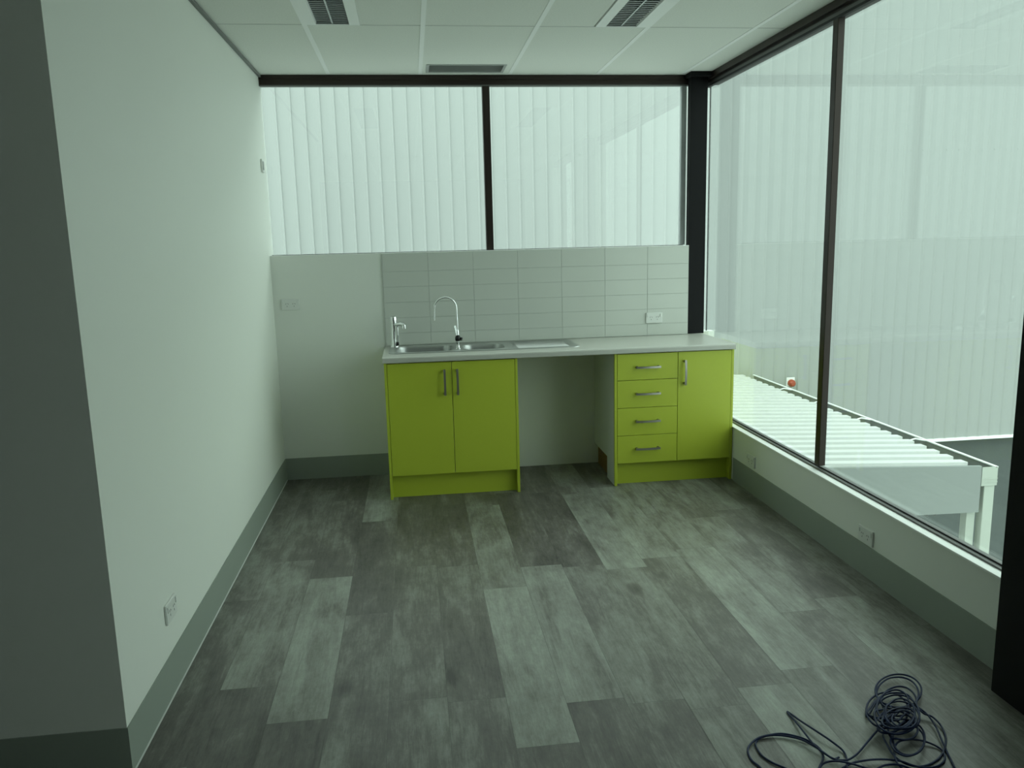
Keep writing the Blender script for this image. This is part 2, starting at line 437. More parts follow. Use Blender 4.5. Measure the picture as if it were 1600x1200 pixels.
# ================================================================ SPLASHBACK
def splashback():
    t = thing('tiled_splashback', 'white gloss tiled splashback in straight rows behind sink and worktop', 'splashback', (1.76, 0, .894))
    xa, xb, za, zb = .718, 2.811, .8945, ZS
    obj('grout_bed', B(xa, xb, -.0068, -.0003, za, zb-.0005), GROUT, t)
    bm = bmesh.new(); g = .0009
    cols = [xa]+[xa+.3*k for k in range(1, 7)]+[xb]
    rows = [za, .977, 1.079, 1.181, 1.282, 1.384, 1.486-.0, zb]
    rows = [za, .975, 1.078, 1.181, 1.284, 1.385, zb]
    for c0, c1 in zip(cols, cols[1:]):
        for r0, r1 in zip(rows, rows[1:]):
            box(bm, c0+g, c1-g, -.009, -.0062, r0+g, r1-g, bevel=.0008, seg=1)
    obj('tiles', bm, TILE, t)
    obj('edge_trim', B(xa-.003, xa, -.0092, -.0003, za, zb), TILE, t)
    obj('cap', B(xa-.004, xb, -.0095, -.0003, zb-.0003, zb+.003), SILL, t)
splashback()
struct('trim_7', B(.0005, 2.811, 0.0002, .087, ZS+.0002, ZS+.004), SILL, 'white ledge on top of the low back wall')

# ================================================================ KITCHEN
YD = -.58       # door faces
ZT0, ZT1 = .857, .893
def handle(parent, x, z, vertical):
    """bow handle 160 mm: two round feet and a slightly arched flat bar"""
    y0 = YD
    h = bpy.data.objects.new('handle', None)
    bm = bmesh.new(); L = .076; pts = []
    for s in (-1, 1):
        p = Vector((x, y0, z)); p += Vector((0, 0, s*.070)) if vertical else Vector((s*.070, 0, 0))
        cyl(bm, p+Vector((0, .0002, 0)), p+Vector((0, -.024, 0)), .0082, .0068, 16)
    N = 14; A = []
    for i in range(N+1):
        t = -1+2*i/N
        d = .022+.007*(1-t*t)
        c = Vector((x, y0-d, z+t*.080)) if vertical else Vector((x+t*.080, y0-d, z))
        hw = .0066; th = .0055
        if vertical: q = [c+Vector((a, b, 0)) for a, b in ((-hw, 0), (hw, 0), (hw, -th), (-hw, -th))]
        else: q = [c+Vector((0, b, a)) for a, b in ((-hw, 0), (hw, 0), (hw, -th), (-hw, -th))]
        A.append([bm.verts.new(v) for v in q])
    for a, b in zip(A, A[1:]):
        for k in range(4): bm.faces.new((a[k], a[(k+1) % 4], b[(k+1) % 4], b[k]))
    bm.faces.new(A[0]); bm.faces.new(A[-1][::-1])
    return obj('handle', bm, BRUSH, parent, smooth=True)
def door(parent, x0, x1, z0, z1, hx, hz, vertical=True, name='door'):
    d = obj(name, B(x0, x1, YD, YD+.016, z0, z1, bevel=.0008, seg=1), LIME, parent)
    handle(d, hx, hz, vertical); return d

# sink cabinet
t = thing('sink_cabinet', 'lime green two-door cabinet under the sink, left of the open bay', 'cabinet', (1.125, -.3, 0))
for x in (.716, 1.512):
    obj('side_panel', B(x, x+.016, YD, -.0045, 0, ZT0-.0005, bevel=.0006, seg=1), LIME, t)
obj('kickboard', B(.7325, 1.5115, YD+.050, YD+.066, 0, .146), LIME, t)
bm = bmesh.new(); box(bm, .7325, 1.5115, YD+.018, -.02, .150, .166); box(bm, .7325, 1.5115, -.036, -.02, .1665, ZT0-.05)
obj('carcass', bm, MELA, t)
door(t, .7345, 1.1215, .150, ZT0-.006, 1.078, .727)
door(t, 1.1245, 1.5100, .150, ZT0-.006, 1.156, .727)

# drawer cabinet
t = thing('drawer_cabinet', 'lime green cabinet with four drawers and one door, right of the open bay', 'cabinet', (2.53, -.3, 0))
bm = bmesh.new()
prism(bm, [(YD+.0185, 0), (YD+.0185, ZT0-.0005), (-.006, ZT0-.0005), (-.006, .145), (-.375, .145), (-.375, 0)], 'x', 2.140, 2.1555)
obj('side_panel', bm, MELA, t)['label'] = 'white side panel facing the open bay, cut away at its back foot'
obj('edge_strip', B(2.139, 2.1555, YD, YD+.018, 0, ZT0-.0005, bevel=.0006, seg=1), LIME, t)['label'] = 'lime green front edge of the white side panel'
obj('side_panel', B(2.902, 2.9175, YD, -.006, 0, ZT0-.0005, bevel=.0006, seg=1), LIME, t)
obj('kickboard', B(2.156, 2.9015, YD+.050, YD+.066, 0, .142), LIME, t)
obj('plinth_side', B(2.162, 2.178, -.40, -.02, 0, .144), CHIP, t)['label'] = 'raw brown chipboard plinth behind the cut side panel'
bm = bmesh.new(); box(bm, 2.156, 2.9015, YD+.018, -.02, .146, .162); box(bm, 2.156, 2.9015, -.036, -.02, .1625, ZT0-.05); box(bm, 2.541, 2.557, YD+.018, -.04, .1625, ZT0-.001)
obj('carcass', bm, MELA, t)
zs_ = [ZT0-.004, .684, .507, .328, .146]
for k, (a, b) in enumerate(zip(zs_, zs_[1:])):
    door(t, 2.1575, 2.5475, b+.0015, a-.0015, 2.352, a-.086, False, 'drawer')
door(t, 2.5505, 2.9005, .1475, ZT0-.0055, 2.592, .722)

# worktop with a sink cut-out
SX0, SX1, SY0, SY1 = .745, 1.952, -.455, -.045
def worktop():
    bm = bmesh.new()
    x0, x1, y0, y1 = .709, 2.9205, -.600, -.0096
    # rounded front edge
    r = .012; pf = [(y1, ZT0), (y1, ZT1)]
    prof = [(y0+.03, ZT0), (y0+.03, ZT1)]
    for a in range(0, 91, 15): q = math.radians(a); prof.append((y0+r-r*math.sin(q), ZT1-r+r*math.cos(q)))
    for a in range(0, 91, 15): q = math.radians(a); prof.append((y0+r*.5-r*.5*math.cos(q), ZT0+r*.5-r*.5*math.sin(q)))
    prism(bm, prof, 'x', x0, x1)
    cx0, cx1, cy0, cy1 = SX0+.012, SX1-.012, SY0+.012, SY1-.012
    box(bm, x0, cx0, y0+.03, y1, ZT0, ZT1); box(bm, cx1, x1, y0+.03, y1, ZT0, ZT1)
    box(bm, cx0, cx1, y0+.03, cy0, ZT0, ZT1); box(bm, cx0, cx1, cy1, y1, ZT0, ZT1)
    bmesh.ops.remove_doubles(bm, verts=bm.verts, dist=1e-5)
    tag(obj('worktop', bm, TOP), 'pale stone-coloured laminate worktop spanning both lime cabinets', 'worktop')
worktop()

def sink():
    t = thing('kitchen_sink', 'stainless steel inset sink with one and a half bowls and drainer', 'sink', (1.35, -.25, ZT1))
    zt = ZT1+.004
    # rim plate: outer rounded rectangle bridged to the three openings with a grid of quads
    bowls = [(.790, 1.150, -.415, -.110, .15), (1.215, 1.480, -.405, -.150, .12)]
    dr = (1.530, 1.920, -.420, -.080)
    xs = [SX0, .790, 1.150, 1.215, 1.480, 1.530, 1.920, SX1]
    bm = bmesh.new()
    out = rrect(SX0, SX1, SY0, SY1, .045, 8)
    # n-gon with holes through bmesh triangle fill
    def loop(pts, z):
        vs = [bm.verts.new((x, y, z)) for x, y in pts]
        return vs, [bm.edges.new((vs[i], vs[(i+1) % len(vs)])) for i in range(len(vs))]
    loops = []
    vo, eo = loop(out, zt); edges = list(eo)
    hv = []
    for b in bowls:
        v, e = loop(rrect(*b[:4], .07, 8), zt); edges += e; hv.append((v, b))
    vd, ed = loop(rrect(*dr, .03, 5), zt); edges += ed
    bmesh.ops.triangle_fill(bm, use_beauty=True, edges=edges)
    # rolled outer lip
    lo = [bm.verts.new((1.3485+(x-1.3485)*1.0028, -.25+(y+.25)*1.008, ZT1+.0003)) for x, y in out]
    for i in range(len(vo)): j = (i+1) % len(vo); bm.faces.new((vo[i], vo[j], lo[j], lo[i]))
    # recessed drainer tray with ribs
    dz = zt-.004
    ins = rrect(dr[0]+.006, dr[1]-.006, dr[2]+.006, dr[3]-.006, .026, 5)
    v2 = [bm.verts.new((x, y, dz)) for x, y in ins]
    for i in range(len(vd)): j = (i+1) % len(vd); bm.faces.new((vd[i], vd[j], v2[j], v2[i]))
    bm.faces.new(v2)
    for k in range(9):
        y = dr[2]+.045+k*.031
        prism(bm, [(y-.006, dz-.0002), (y, dz+.0028), (y+.006, dz-.0002)], 'x', dr[0]+.03, dr[1]-.03)
    obj('rim', bm, STEEL, t, smooth=True)
    for (v, b) in [(None, q) for q in bowls]:
        bm = bmesh.new(); x0, x1, y0, y1, dep = b
        rings = []
        for ins_, z in ((0, zt), (.004, zt-.006), (.007, zt-.02), (.012, zt-dep+.03), (.022, zt-dep+.008), (.045, zt-dep)):
            rings.append([bm.verts.new((x, y, z)) for x, y in rrect(x0+ins_, x1-ins_, y0+ins_, y1-ins_, .07-min(ins_, .02), 8)])
        for A, Bq in zip(rings, rings[1:]):
            for i in range(len(A)): j = (i+1) % len(A); bm.faces.new((A[i], A[j], Bq[j], Bq[i]))
        bm.faces.new(rings[-1])
        bo = obj('bowl', bm, STEEL, t, smooth=True)
        bm = bmesh.new(); cx, cy = (x0+x1)/2, (y0+y1)/2
        lathe(bm, [(.042, 0.0002), (.042, .003), (.030, .0035), (.028, .0005), (0, .0005)], (cx, cy, zt-dep), n=28)
        obj('drain', bm, CHROME, bo, smooth=True)
sink()

def mixer_tap():
    x, y, z = .775, -.118, ZT1+.0045
    t = thing('mixer_tap', 'chrome pillar mixer tap with short spout at left corner of sink', 'tap', (x, y, z))
    bm = bmesh.new()
    lathe(bm, [(0, 0), (.030, 0), (.030, .004), (.026, .010), (.0225, .016), (.0215, .150), (.022, .152), (.022, .156), (0, .156)], (x, y, z))
    obj('body', bm, CHROME, t, smooth=True)
    bm = bmesh.new()
    lathe(bm, [(0, .1565), (.0225, .1565), (.0235, .170), (.0235, .190), (.0215, .199), (.013, .2045), (0, .206)], (x, y, z))
    obj('cap', bm, CHROME, t, smooth=True)
    bm = bmesh.new()
    d = Vector((.80, -.60, 0)).normalized()
    p = Vector((x, y, z+.150))
    pts = catmull([p+d*.012, p+d*.035, p+d*.058+Vector((0, 0, .002)), p+d*.076+Vector((0, 0, -.001)), p+d*.084+Vector((0, 0, -.006)), p+d*.085+Vector((0, 0, -.014))], 5)
    tube(bm, pts, lambda u: .0130-.001*u, 16)
    lathe(bm, [(0, -.006), (.0145, -.006), (.0145, .008), (.012, .010), (0, .010)], tuple(p+d*.085+Vector((0, 0, -.020))))
    obj('spout', bm, CHROME, t, smooth=True)
    bm = bmesh.new()
    q = Vector((x+.020, y-.020, z))
    lathe(bm, [(0, .034), (.0075, .034), (.009, .040), (.0075, .048), (.0085, .052), (.0105, .095), (.0115, .136), (.008, .141), (0, .142)], tuple(q), n=20)
    obj('lever', bm, CHROME, t, smooth=True)
    bm = bmesh.new()
    lathe(bm, [(0, .012), (.0085, .012), (.010, .020), (.010, .030), (.0075, .0338), (0, .0338)], tuple(q), n=20)
    cyl(bm, q+Vector((-.012, .012, .024)), q+Vector((0, 0, .024)), .006, n=12)
    obj('lever_joint', bm, DARKM, t, smooth=True)
mixer_tap()

def goose_tap():
    x, y, z = 1.180, -.345, ZT1+.0045
    t = thing('gooseneck_tap', 'slim chrome gooseneck tap with tall arched spout between the two bowls', 'tap', (x, y, z))
    bm = bmesh.new()
    lathe(bm, [(0, 0), (.017, 0), (.017, .003), (.0125, .008), (.0105, .012), (.0105, .040), (.0125, .044), (.0125, .050), (0, .050)], (x, y, z), n=24)
    obj('base', bm, CHROME, t, smooth=True)
    bm = bmesh.new()
    lathe(bm, [(0, .050), (.0135, .0505), (.017, .058), (.0175, .068), (.015, .080), (.0085, .088), (0, .088)], (x, y, z), n=24)
    cyl(bm, (x-.004, y, z+.068), (x+.026, y-.012, z+.062), .0095, .0105, 20)
    obj('valve_collar', bm, DARKM, t, smooth=True)
    bm = bmesh.new()
    # forked lever up the side of the collar
    pts = [Vector((x-.006, y-.004, z+.082)), Vector((x-.012, y-.006, z+.110)), Vector((x-.018, y-.006, z+.140)), Vector((x-.020, y-.006, z+.146)),
           Vector((x-.016, y-.006, z+.147)), Vector((x-.009, y-.006, z+.125)), Vector((x-.002, y-.004, z+.095))]
    tube(bm, catmull(pts, 4), .0028, 8)
    obj('lever', bm, CHROME, t, smooth=True)
    bm = bmesh.new()
    lathe(bm, [(0, .0885), (.0088, .0885), (.0082, .118), (.0055, .124), (0, .124)], (x, y, z), n=20)
    R = .070; cz = z+.258; pts = [(x, y, z+.120), (x-.0005, y, z+.17), (x-.002, y, z+.215)]
    dx = Vector((-1, -.10, 0)).normalized(); c = Vector((x-.002, y, cz))+dx*R
    for a in range(0, 181, 12):
        q = math.radians(a); pts.append(tuple(c-dx*R*math.cos(q)+Vector((0, 0, R*1.0*math.sin(q)))))
    e = c+dx*R; pts.append(tuple(e+dx*.002+Vector((0, 0, -.035)))); pts.append(tuple(e+dx*.003+Vector((0, 0, -.070))))
    tube(bm, catmull(pts, 3), lambda u: .0055 if u < .9 else .0042, 14)
    obj('spout', bm, CHROME, t, smooth=True)
goose_tap()

# ================================================================ POWER OUTLETS
def outlet_proto():
    """double outlet 117 x 73 mm, built facing -y at the origin (centre at plate back)"""
    t = thing('power_outlet', 'proto', 'outlet', (0, 0, 0))
    W_, H_ = .0585, .0365
    bm = bmesh.new(); box(bm, -W_, W_, -.009, 0, -H_, H_, bevel=.003, seg=2)
    obj('plate', bm, PLATE, t, origin=(0, 0, 0))
    for sx_ in (-1, 1):
        bm = bmesh.new(); box(bm, sx_*.046-.0055, sx_*.046+.0055, -.0125, -.0085, .006, .027, bevel=.0015)
        r = obj('rocker_switch', bm, PLATE, t, origin=(0, 0, 0))
        bm = bmesh.new()
        cx, cz = sx_*.022, .004
        for (dx_, dz_, ang) in ((-.0065, .005, 30), (.0065, .005, -30), (0, -.011, 0)):
            s = bmesh.new(); box(s, -.0010, .0010, -.0096, -.0088, -.0042, .0042)
            bmesh.ops.rotate(s, cent=(0, 0, 0), matrix=Matrix.Rotation(math.radians(ang), 3, 'Y'), verts=s.verts)
            bmesh.ops.translate(s, vec=(cx+dx_, 0, cz+dz_-.004), verts=s.verts)
            me = bpy.data.meshes.new('tmp'); s.to_mesh(me); s.free(); bm.from_mesh(me); bpy.data.meshes.remove(me)
        obj('socket', bm, SLOT, t, origin=(0, 0, 0))
    return t
op = outlet_proto()
spots = [((.110, -.0003, 1.190), 0, 'white double power outlet on the low back wall, left of the tiles'),
         ((2.565, -.0092, 1.017), 0, 'white double power outlet on the tiled splashback above the worktop'),
         ((.0003, -2.608, .300), PI/2, 'white double power outlet low on the left wall, nearest the camera'),
         ((XR-.0003, -.878, .205), -PI/2, 'white double outlet on the right low wall, beside the drawer cabinet'),
         ((XR-.0003, -2.143, .195), -PI/2, 'white double outlet on the right low wall, under the near pane')]
for i, (loc, rz, lab) in enumerate(spots):
    o = op if i == 0 else copy_tree(op)
    o.location = loc; o.rotation_euler = (0, 0, rz); o['label'] = lab; o['group'] = 'double power outlets'
t = thing('wall_sensor', 'tiny grey and white switch plate high on left wall by back window', 'sensor', (.0003, -.045, 2.07), PI/2)
bm = bmesh.new(); box(bm, -.036, .036, -.010, 0, -.040, .040, bevel=.003)
o = obj('plate', bm, PLATE, t, origin=(0, 0, 0)); o.matrix_local = Matrix.Identity(4)
bm = bmesh.new(); box(bm, -.018, .014, -.013, -.0098, -.026, .026, bevel=.001)
o = obj('cover', bm, VENT, t, origin=(0, 0, 0)); o.matrix_local = Matrix.Identity(4)

# ================================================================ CEILING FITTINGS
def put(parent, name, bm, m, smooth=False):
    o = obj(name, bm, m, parent, origin=(0, 0, 0), smooth=smooth); o.matrix_local = Matrix.Identity(4); return o
def build_troffer():
    t = thing('ceiling_light', 'proto', 'ceiling light', (0, 0, ZC))
    hw, hl = .1335, .590; lw = .078
    bm = bmesh.new()
    for s in (-1, 1):
        prism(bm, [(s*hw, -.003), (s*hw, .010), (s*(lw+.004), .016), (s*lw, .012), (s*(lw+.004), -.003)], 'y', -hl, hl)
    box(bm, -hw, hw, -hl, -hl+.012, -.0028, .0); box(bm, -hw, hw, hl-.010, hl, -.0028, .0)
    put(t, 'frame', bm, TEE)
    bm = bmesh.new()
    for s in (-1, 1): box(bm, s*lw-.001, s*lw+.001, -hl+.01, hl-.01, .012, .085)
    box(bm, -lw, lw, -hl+.01, hl-.01, .085, .088)
    box(bm, -lw, lw, -hl+.01, -hl+.012, .0, .085); box(bm, -lw, lw, hl-.012, hl-.01, .0, .085)
    put(t, 'housing', bm, TROUGH)
    bm = bmesh.new(); box(bm, -.004, .004, -hl+.012, hl-.012, .001, .022)
    n = 38
    for k in range(n):
        y = -hl+.03+k*(2*hl-.06)/(n-1)
        prism(bm, [(y-.0035, .004), (y+.0035, .004), (y+.0008, .030), (y-.0008, .030)], 'x', -lw+.002, lw-.002)
    put(t, 'louvre', bm, LOUV)
    for s in (-1, 1):
        bm = bmesh.new(); cyl(bm, (s*.040, -hl+.03, .055), (s*.040, hl-.03, .055), .013, n=16)
        put(t, 'tube', bm, TUBE, True)
    return t
lt = build_troffer()
lt['label'] = 'unlit recessed ceiling light with grey louvre, left of the two'; lt['group'] = 'recessed ceiling lights'
lt.location = (bx+.138, -1.7095, ZC)
l2 = copy_tree(lt); l2.location = ((bars[8]+.294+bars[9]-.004)/2, -1.7095, ZC)
l2['label'] = 'unlit recessed ceiling light with pale louvre, right of the two'

t = thing('air_vent', 'grey slotted ceiling air vent just in front of the back window', 'vent', ((holes[2][0]+holes[2][1])/2, -.12, ZC))
hx0, hx1, hy0, hy1 = holes[2]
bm = bmesh.new()
box(bm, hx0+.0005, hx1-.0005, hy0+.0005, hy0+.018, ZC-.003, ZC+.012); box(bm, hx0+.0005, hx1-.0005, hy1-.018, hy1-.0005, ZC-.003, ZC+.012)
box(bm, hx0+.0005, hx0+.018, hy0+.018, hy1-.018, ZC-.003, ZC+.012); box(bm, hx1-.018, hx1-.0005, hy0+.018, hy1-.018, ZC-.003, ZC+.012)
obj('frame', bm, VENT, t)
bm = bmesh.new()
for k in range(9):
    y = hy0+.030+k*.0215
    prism(bm, [(y, ZC-.001), (y+.002, ZC-.001), (y+.014, ZC+.014), (y+.012, ZC+.014)], 'x', hx0+.018, hx1-.018)
obj('slats', bm, VENT, t)
obj('plenum', B(hx0+.001, hx1-.001, hy0+.001, hy1-.001, ZC+.0165, ZC+.08), VENT, t)

# ================================================================ BLUE CABLE
CABLE_A =  [(1.875,-3.438,0.004),(1.869,-3.372,0.004),(1.858,-3.332,0.003),(1.866,-3.286,0.004),(1.89,-3.258,0.006),(1.924,-3.238,0.008),(1.966,-3.232,0.01),(2.002,-3.233,0.01),(2.035,-3.25,0.01),(2.062,-3.271,0.008),(2.081,-3.296,0.004),(2.084,-3.328,0.004),(2.073,-3.357,0.004),(2.046,-3.389,0.004),(2.008,-3.428,0.004),(1.964,-3.446,0.004),(1.944,-3.392,0.004),(1.916,-3.358,0.004),(1.898,-3.322,0.004),(1.897,-3.284,0.004),(1.904,-3.257,0.004),(1.924,-3.238,0.004),(1.957,-3.23,0.006),(1.999,-3.239,0.008),(2.04,-3.269,0.012),(2.061,-3.298,0.012),(2.08,-3.34,0.012),(2.094,-3.373,0.01),(2.116,-3.37,0.01)]
CABLE_B =  [(2.097,-3.454,0.004),(2.121,-3.407,0.004),(2.141,-3.368,0.004),(2.147,-3.338,0.006),(2.139,-3.315,0.01),(2.124,-3.284,0.015),(2.107,-3.238,0.015),(2.092,-3.175,0.008),(2.083,-3.129,0.004),(2.077,-3.114,0.004),(2.076,-3.133,0.004),(2.073,-3.194,0.01),(2.065,-3.264,0.02),(2.062,-3.323,0.024),(2.073,-3.354,0.02),(2.094,-3.38,0.014),(2.117,-3.387,0.012),(2.139,-3.386,0.012),(2.18,-3.363,0.012),(2.239,-3.316,0.012),(2.29,-3.277,0.014),(2.327,-3.255,0.02),(2.365,-3.246,0.03),(2.381,-3.194,0.02),(2.382,-3.168,0.021),(2.394,-3.138,0.021),(2.417,-3.107,0.022),(2.446,-3.082,0.023),(2.476,-3.067,0.023),(2.503,-3.064,0.024),(2.521,-3.076,0.025),(2.526,-3.1,0.025),(2.519,-3.131,0.026),(2.501,-3.164,0.027),(2.474,-3.194,0.027),(2.444,-3.217,0.028),(2.415,-3.229,0.029),(2.39,-3.229,0.029),(2.375,-3.217,0.03),(2.41,-3.163,0.02),(2.396,-3.139,0.02),(2.398,-3.106,0.02),(2.414,-3.068,0.02),(2.444,-3.031,0.02),(2.483,-3.001,0.019),(2.523,-2.985,0.019),(2.558,-2.985,0.019),(2.582,-3.002,0.019),(2.589,-3.031,0.019),(2.58,-3.069,0.019),(2.556,-3.107,0.019),(2.523,-3.139,0.019),(2.485,-3.162,0.018),(2.448,-3.17,0.018),(2.419,-3.165,0.018),(2.401,-3.145,0.018),(2.397,-3.114,0.018),(2.392,-3.156,0.018),(2.392,-3.127,0.019),(2.405,-3.092,0.019),(2.43,-3.056,0.02),(2.464,-3.027,0.021),(2.5,-3.008,0.022),(2.533,-3.005,0.022),(2.556,-3.017,0.023),(2.565,-3.042,0.024),(2.56,-3.077,0.024),(2.541,-3.115,0.025),(2.512,-3.151,0.026),(2.477,-3.178,0.026),(2.442,-3.195,0.027),(2.411,-3.198,0.028),(2.39,-3.187,0.029),(2.38,-3.164,0.029),(2.384,-3.133,0.03),(2.314,-3.19,0.01),(2.329,-3.157,0.012),(2.354,-3.125,0.014),(2.385,-3.099,0.015),(2.418,-3.084,0.017),(2.446,-3.083,0.019),(2.466,-3.097,0.021),(2.474,-3.123,0.022),(2.469,-3.157,0.024),(2.451,-3.195,0.026),(2.424,-3.232,0.028),(2.391,-3.262,0.029),(2.357,-3.282,0.031),(2.326,-3.291,0.033),(2.302,-3.288,0.035),(2.287,-3.272,0.036),(2.284,-3.248,0.038),(2.293,-3.217,0.04),(2.317,-3.232,0.02),(2.335,-3.195,0.022),(2.364,-3.159,0.024),(2.4,-3.131,0.025),(2.436,-3.117,0.027),(2.467,-3.119,0.029),(2.485,-3.138,0.031),(2.488,-3.171,0.032),(2.475,-3.212,0.034),(2.45,-3.254,0.036),(2.415,-3.292,0.038),(2.377,-3.32,0.039),(2.341,-3.334,0.041),(2.312,-3.334,0.043),(2.293,-3.32,0.045),(2.287,-3.295,0.046),(2.295,-3.261,0.048),(2.317,-3.224,0.05),(2.364,-3.203,0.04),(2.389,-3.182,0.041),(2.417,-3.173,0.042),(2.44,-3.178,0.043),(2.454,-3.197,0.044),(2.456,-3.226,0.045),(2.445,-3.259,0.046),(2.425,-3.29,0.047),(2.398,-3.314,0.048),(2.37,-3.326,0.049),(2.346,-3.325,0.05),(2.329,-3.312,0.051),(2.323,-3.288,0.052),(2.329,-3.259,0.053),(2.345,-3.23,0.054),(2.37,-3.206,0.055),(2.316,-3.266,0.05),(2.339,-3.245,0.05),(2.369,-3.228,0.05),(2.399,-3.22,0.05),(2.422,-3.222,0.05),(2.434,-3.234,0.05),(2.433,-3.253,0.05),(2.418,-3.276,0.05),(2.393,-3.297,0.05),(2.364,-3.312,0.05),(2.335,-3.319,0.05),(2.314,-3.316,0.05),(2.302,-3.304,0.05),(2.304,-3.285,0.05),(2.319,-3.263,0.05),(2.343,-3.242,0.05),(2.294,-3.292,0.045),(2.324,-3.265,0.044),(2.363,-3.24,0.044),(2.402,-3.222,0.043),(2.432,-3.216,0.042),(2.447,-3.223,0.042),(2.442,-3.241,0.041),(2.419,-3.265,0.04),(2.385,-3.289,0.04),(2.347,-3.309,0.039),(2.313,-3.319,0.038),(2.291,-3.318,0.038),(2.286,-3.305,0.037),(2.298,-3.284,0.036),(2.326,-3.257,0.036),(2.364,-3.231,0.035),(2.381,-3.265,0.025),(2.404,-3.257,0.025),(2.421,-3.259,0.024),(2.431,-3.271,0.024),(2.432,-3.291,0.024),(2.425,-3.316,0.024),(2.41,-3.343,0.023),(2.39,-3.368,0.023),(2.367,-3.389,0.023),(2.344,-3.403,0.022),(2.323,-3.409,0.022),(2.307,-3.406,0.022),(2.298,-3.395,0.021),(2.296,-3.376,0.021),(2.303,-3.351,0.021),(2.317,-3.324,0.021),(2.337,-3.297,0.02),(2.361,-3.274,0.02),(2.346,-3.287,0.02),(2.372,-3.272,0.02),(2.396,-3.267,0.021),(2.413,-3.273,0.021),(2.422,-3.289,0.021),(2.421,-3.312,0.021),(2.41,-3.339,0.022),(2.392,-3.365,0.022),(2.368,-3.389,0.022),(2.343,-3.405,0.023),(2.319,-3.412,0.023),(2.3,-3.411,0.023),(2.288,-3.399,0.024),(2.285,-3.381,0.024),(2.291,-3.356,0.024),(2.306,-3.33,0.024),(2.328,-3.305,0.025),(2.353,-3.286,0.025),(2.3,-3.276,0.05),(2.32,-3.248,0.048),(2.346,-3.229,0.047),(2.373,-3.221,0.045),(2.395,-3.226,0.044),(2.411,-3.242,0.042),(2.417,-3.266,0.041),(2.413,-3.294,0.039),(2.4,-3.321,0.038),(2.38,-3.341,0.036),(2.358,-3.353,0.035),(2.336,-3.353,0.033),(2.318,-3.343,0.032),(2.307,-3.322,0.03),(2.343,-3.239,0.06),(2.375,-3.207,0.059),(2.408,-3.186,0.058),(2.434,-3.182,0.057),(2.449,-3.195,0.055),(2.448,-3.222,0.054),(2.432,-3.256,0.053),(2.406,-3.288,0.052),(2.376,-3.312,0.051),(2.348,-3.323,0.05),(2.329,-3.318,0.048),(2.321,-3.298,0.047),(2.327,-3.267,0.046),(2.347,-3.23,0.045),(2.372,-3.247,0.055),(2.394,-3.241,0.055),(2.412,-3.246,0.054),(2.42,-3.261,0.054),(2.419,-3.281,0.053),(2.407,-3.302,0.053),(2.388,-3.318,0.052),(2.368,-3.326,0.052),(2.349,-3.324,0.052),(2.338,-3.311,0.051),(2.336,-3.292,0.051),(2.345,-3.27,0.05),(2.362,-3.25,0.05),(2.299,-3.274,0.03),(2.322,-3.26,0.03),(2.352,-3.252,0.031),(2.383,-3.25,0.031),(2.405,-3.257,0.032),(2.415,-3.269,0.032),(2.41,-3.285,0.032),(2.391,-3.301,0.033),(2.363,-3.313,0.033),(2.332,-3.319,0.033),(2.305,-3.317,0.034),(2.288,-3.309,0.034),(2.284,-3.296,0.035),(2.295,-3.281,0.035),(2.33,-3.28,0.05),(2.318,-3.264,0.049),(2.321,-3.236,0.048),(2.338,-3.199,0.048),(2.367,-3.162,0.047),(2.403,-3.132,0.046),(2.438,-3.115,0.045),(2.463,-3.115,0.045),(2.475,-3.132,0.044),(2.47,-3.162,0.043),(2.45,-3.197,0.042),(2.421,-3.231,0.042),(2.388,-3.255,0.041),(2.357,-3.267,0.04),(2.313,-3.198,0.02),(2.347,-3.155,0.022),(2.391,-3.121,0.024),(2.436,-3.103,0.026),(2.473,-3.106,0.028),(2.495,-3.131,0.03),(2.49,-3.211,0.02),(2.514,-3.226,0.012),(2.516,-3.267,0.008),(2.498,-3.317,0.004),(2.466,-3.361,0.004),(2.423,-3.403,0.004),(2.376,-3.429,0.003),(2.328,-3.441,0.006),(2.292,-3.428,0.01),(2.279,-3.392,0.012),(2.286,-3.344,0.016),(2.298,-3.302,0.02),(2.335,-3.264,0.03),(2.395,-3.228,0.04),(2.459,-3.19,0.035),(2.488,-3.191,0.025),(2.503,-3.221,0.015),(2.492,-3.277,0.012),(2.467,-3.343,0.01),(2.448,-3.4,0.004),(2.428,-3.456,0.004),(2.407,-3.51,0.004)]
CABLE_C =  [(1.996,-3.451,0.004),(2.04,-3.399,0.004),(2.063,-3.389,0.012),(2.094,-3.396,0.018),(2.13,-3.41,0.016),(2.165,-3.427,0.01),(2.197,-3.439,0.004),(2.215,-3.473,0.004)]
CABLE_D =  [(2.064,-3.437,0.004),(2.116,-3.405,0.004),(2.149,-3.4,0.01),(2.195,-3.398,0.012),(2.237,-3.402,0.012),(2.271,-3.412,0.012),(2.288,-3.426,0.014),(2.308,-3.443,0.012),(2.34,-3.449,0.006),(2.382,-3.446,0.004),(2.421,-3.422,0.004),(2.442,-3.385,0.004),(2.435,-3.357,0.006),(2.41,-3.337,0.01),(2.374,-3.328,0.014),(2.327,-3.337,0.016),(2.291,-3.373,0.016),(2.268,-3.42,0.014),(2.271,-3.453,0.01),(2.29,-3.479,0.004)]
CABLE_E =  [(2.185,-3.437,0.004),(2.227,-3.426,0.01),(2.26,-3.436,0.016),(2.288,-3.446,0.01),(2.309,-3.463,0.004)]

def cable():
    t = thing('network_cable', 'tangled coil of thin blue network cable lying on the floor', 'cable', (2.4, -3.2, 0))
    for pts in (CABLE_A, CABLE_B, CABLE_C, CABLE_D, CABLE_E):
        bm = bmesh.new(); tube(bm, catmull([(x, y, max(z, .0034)) for x, y, z in pts], 6), .0031, 8)
        obj('strand', bm, CABLE, t, smooth=True)
cable()

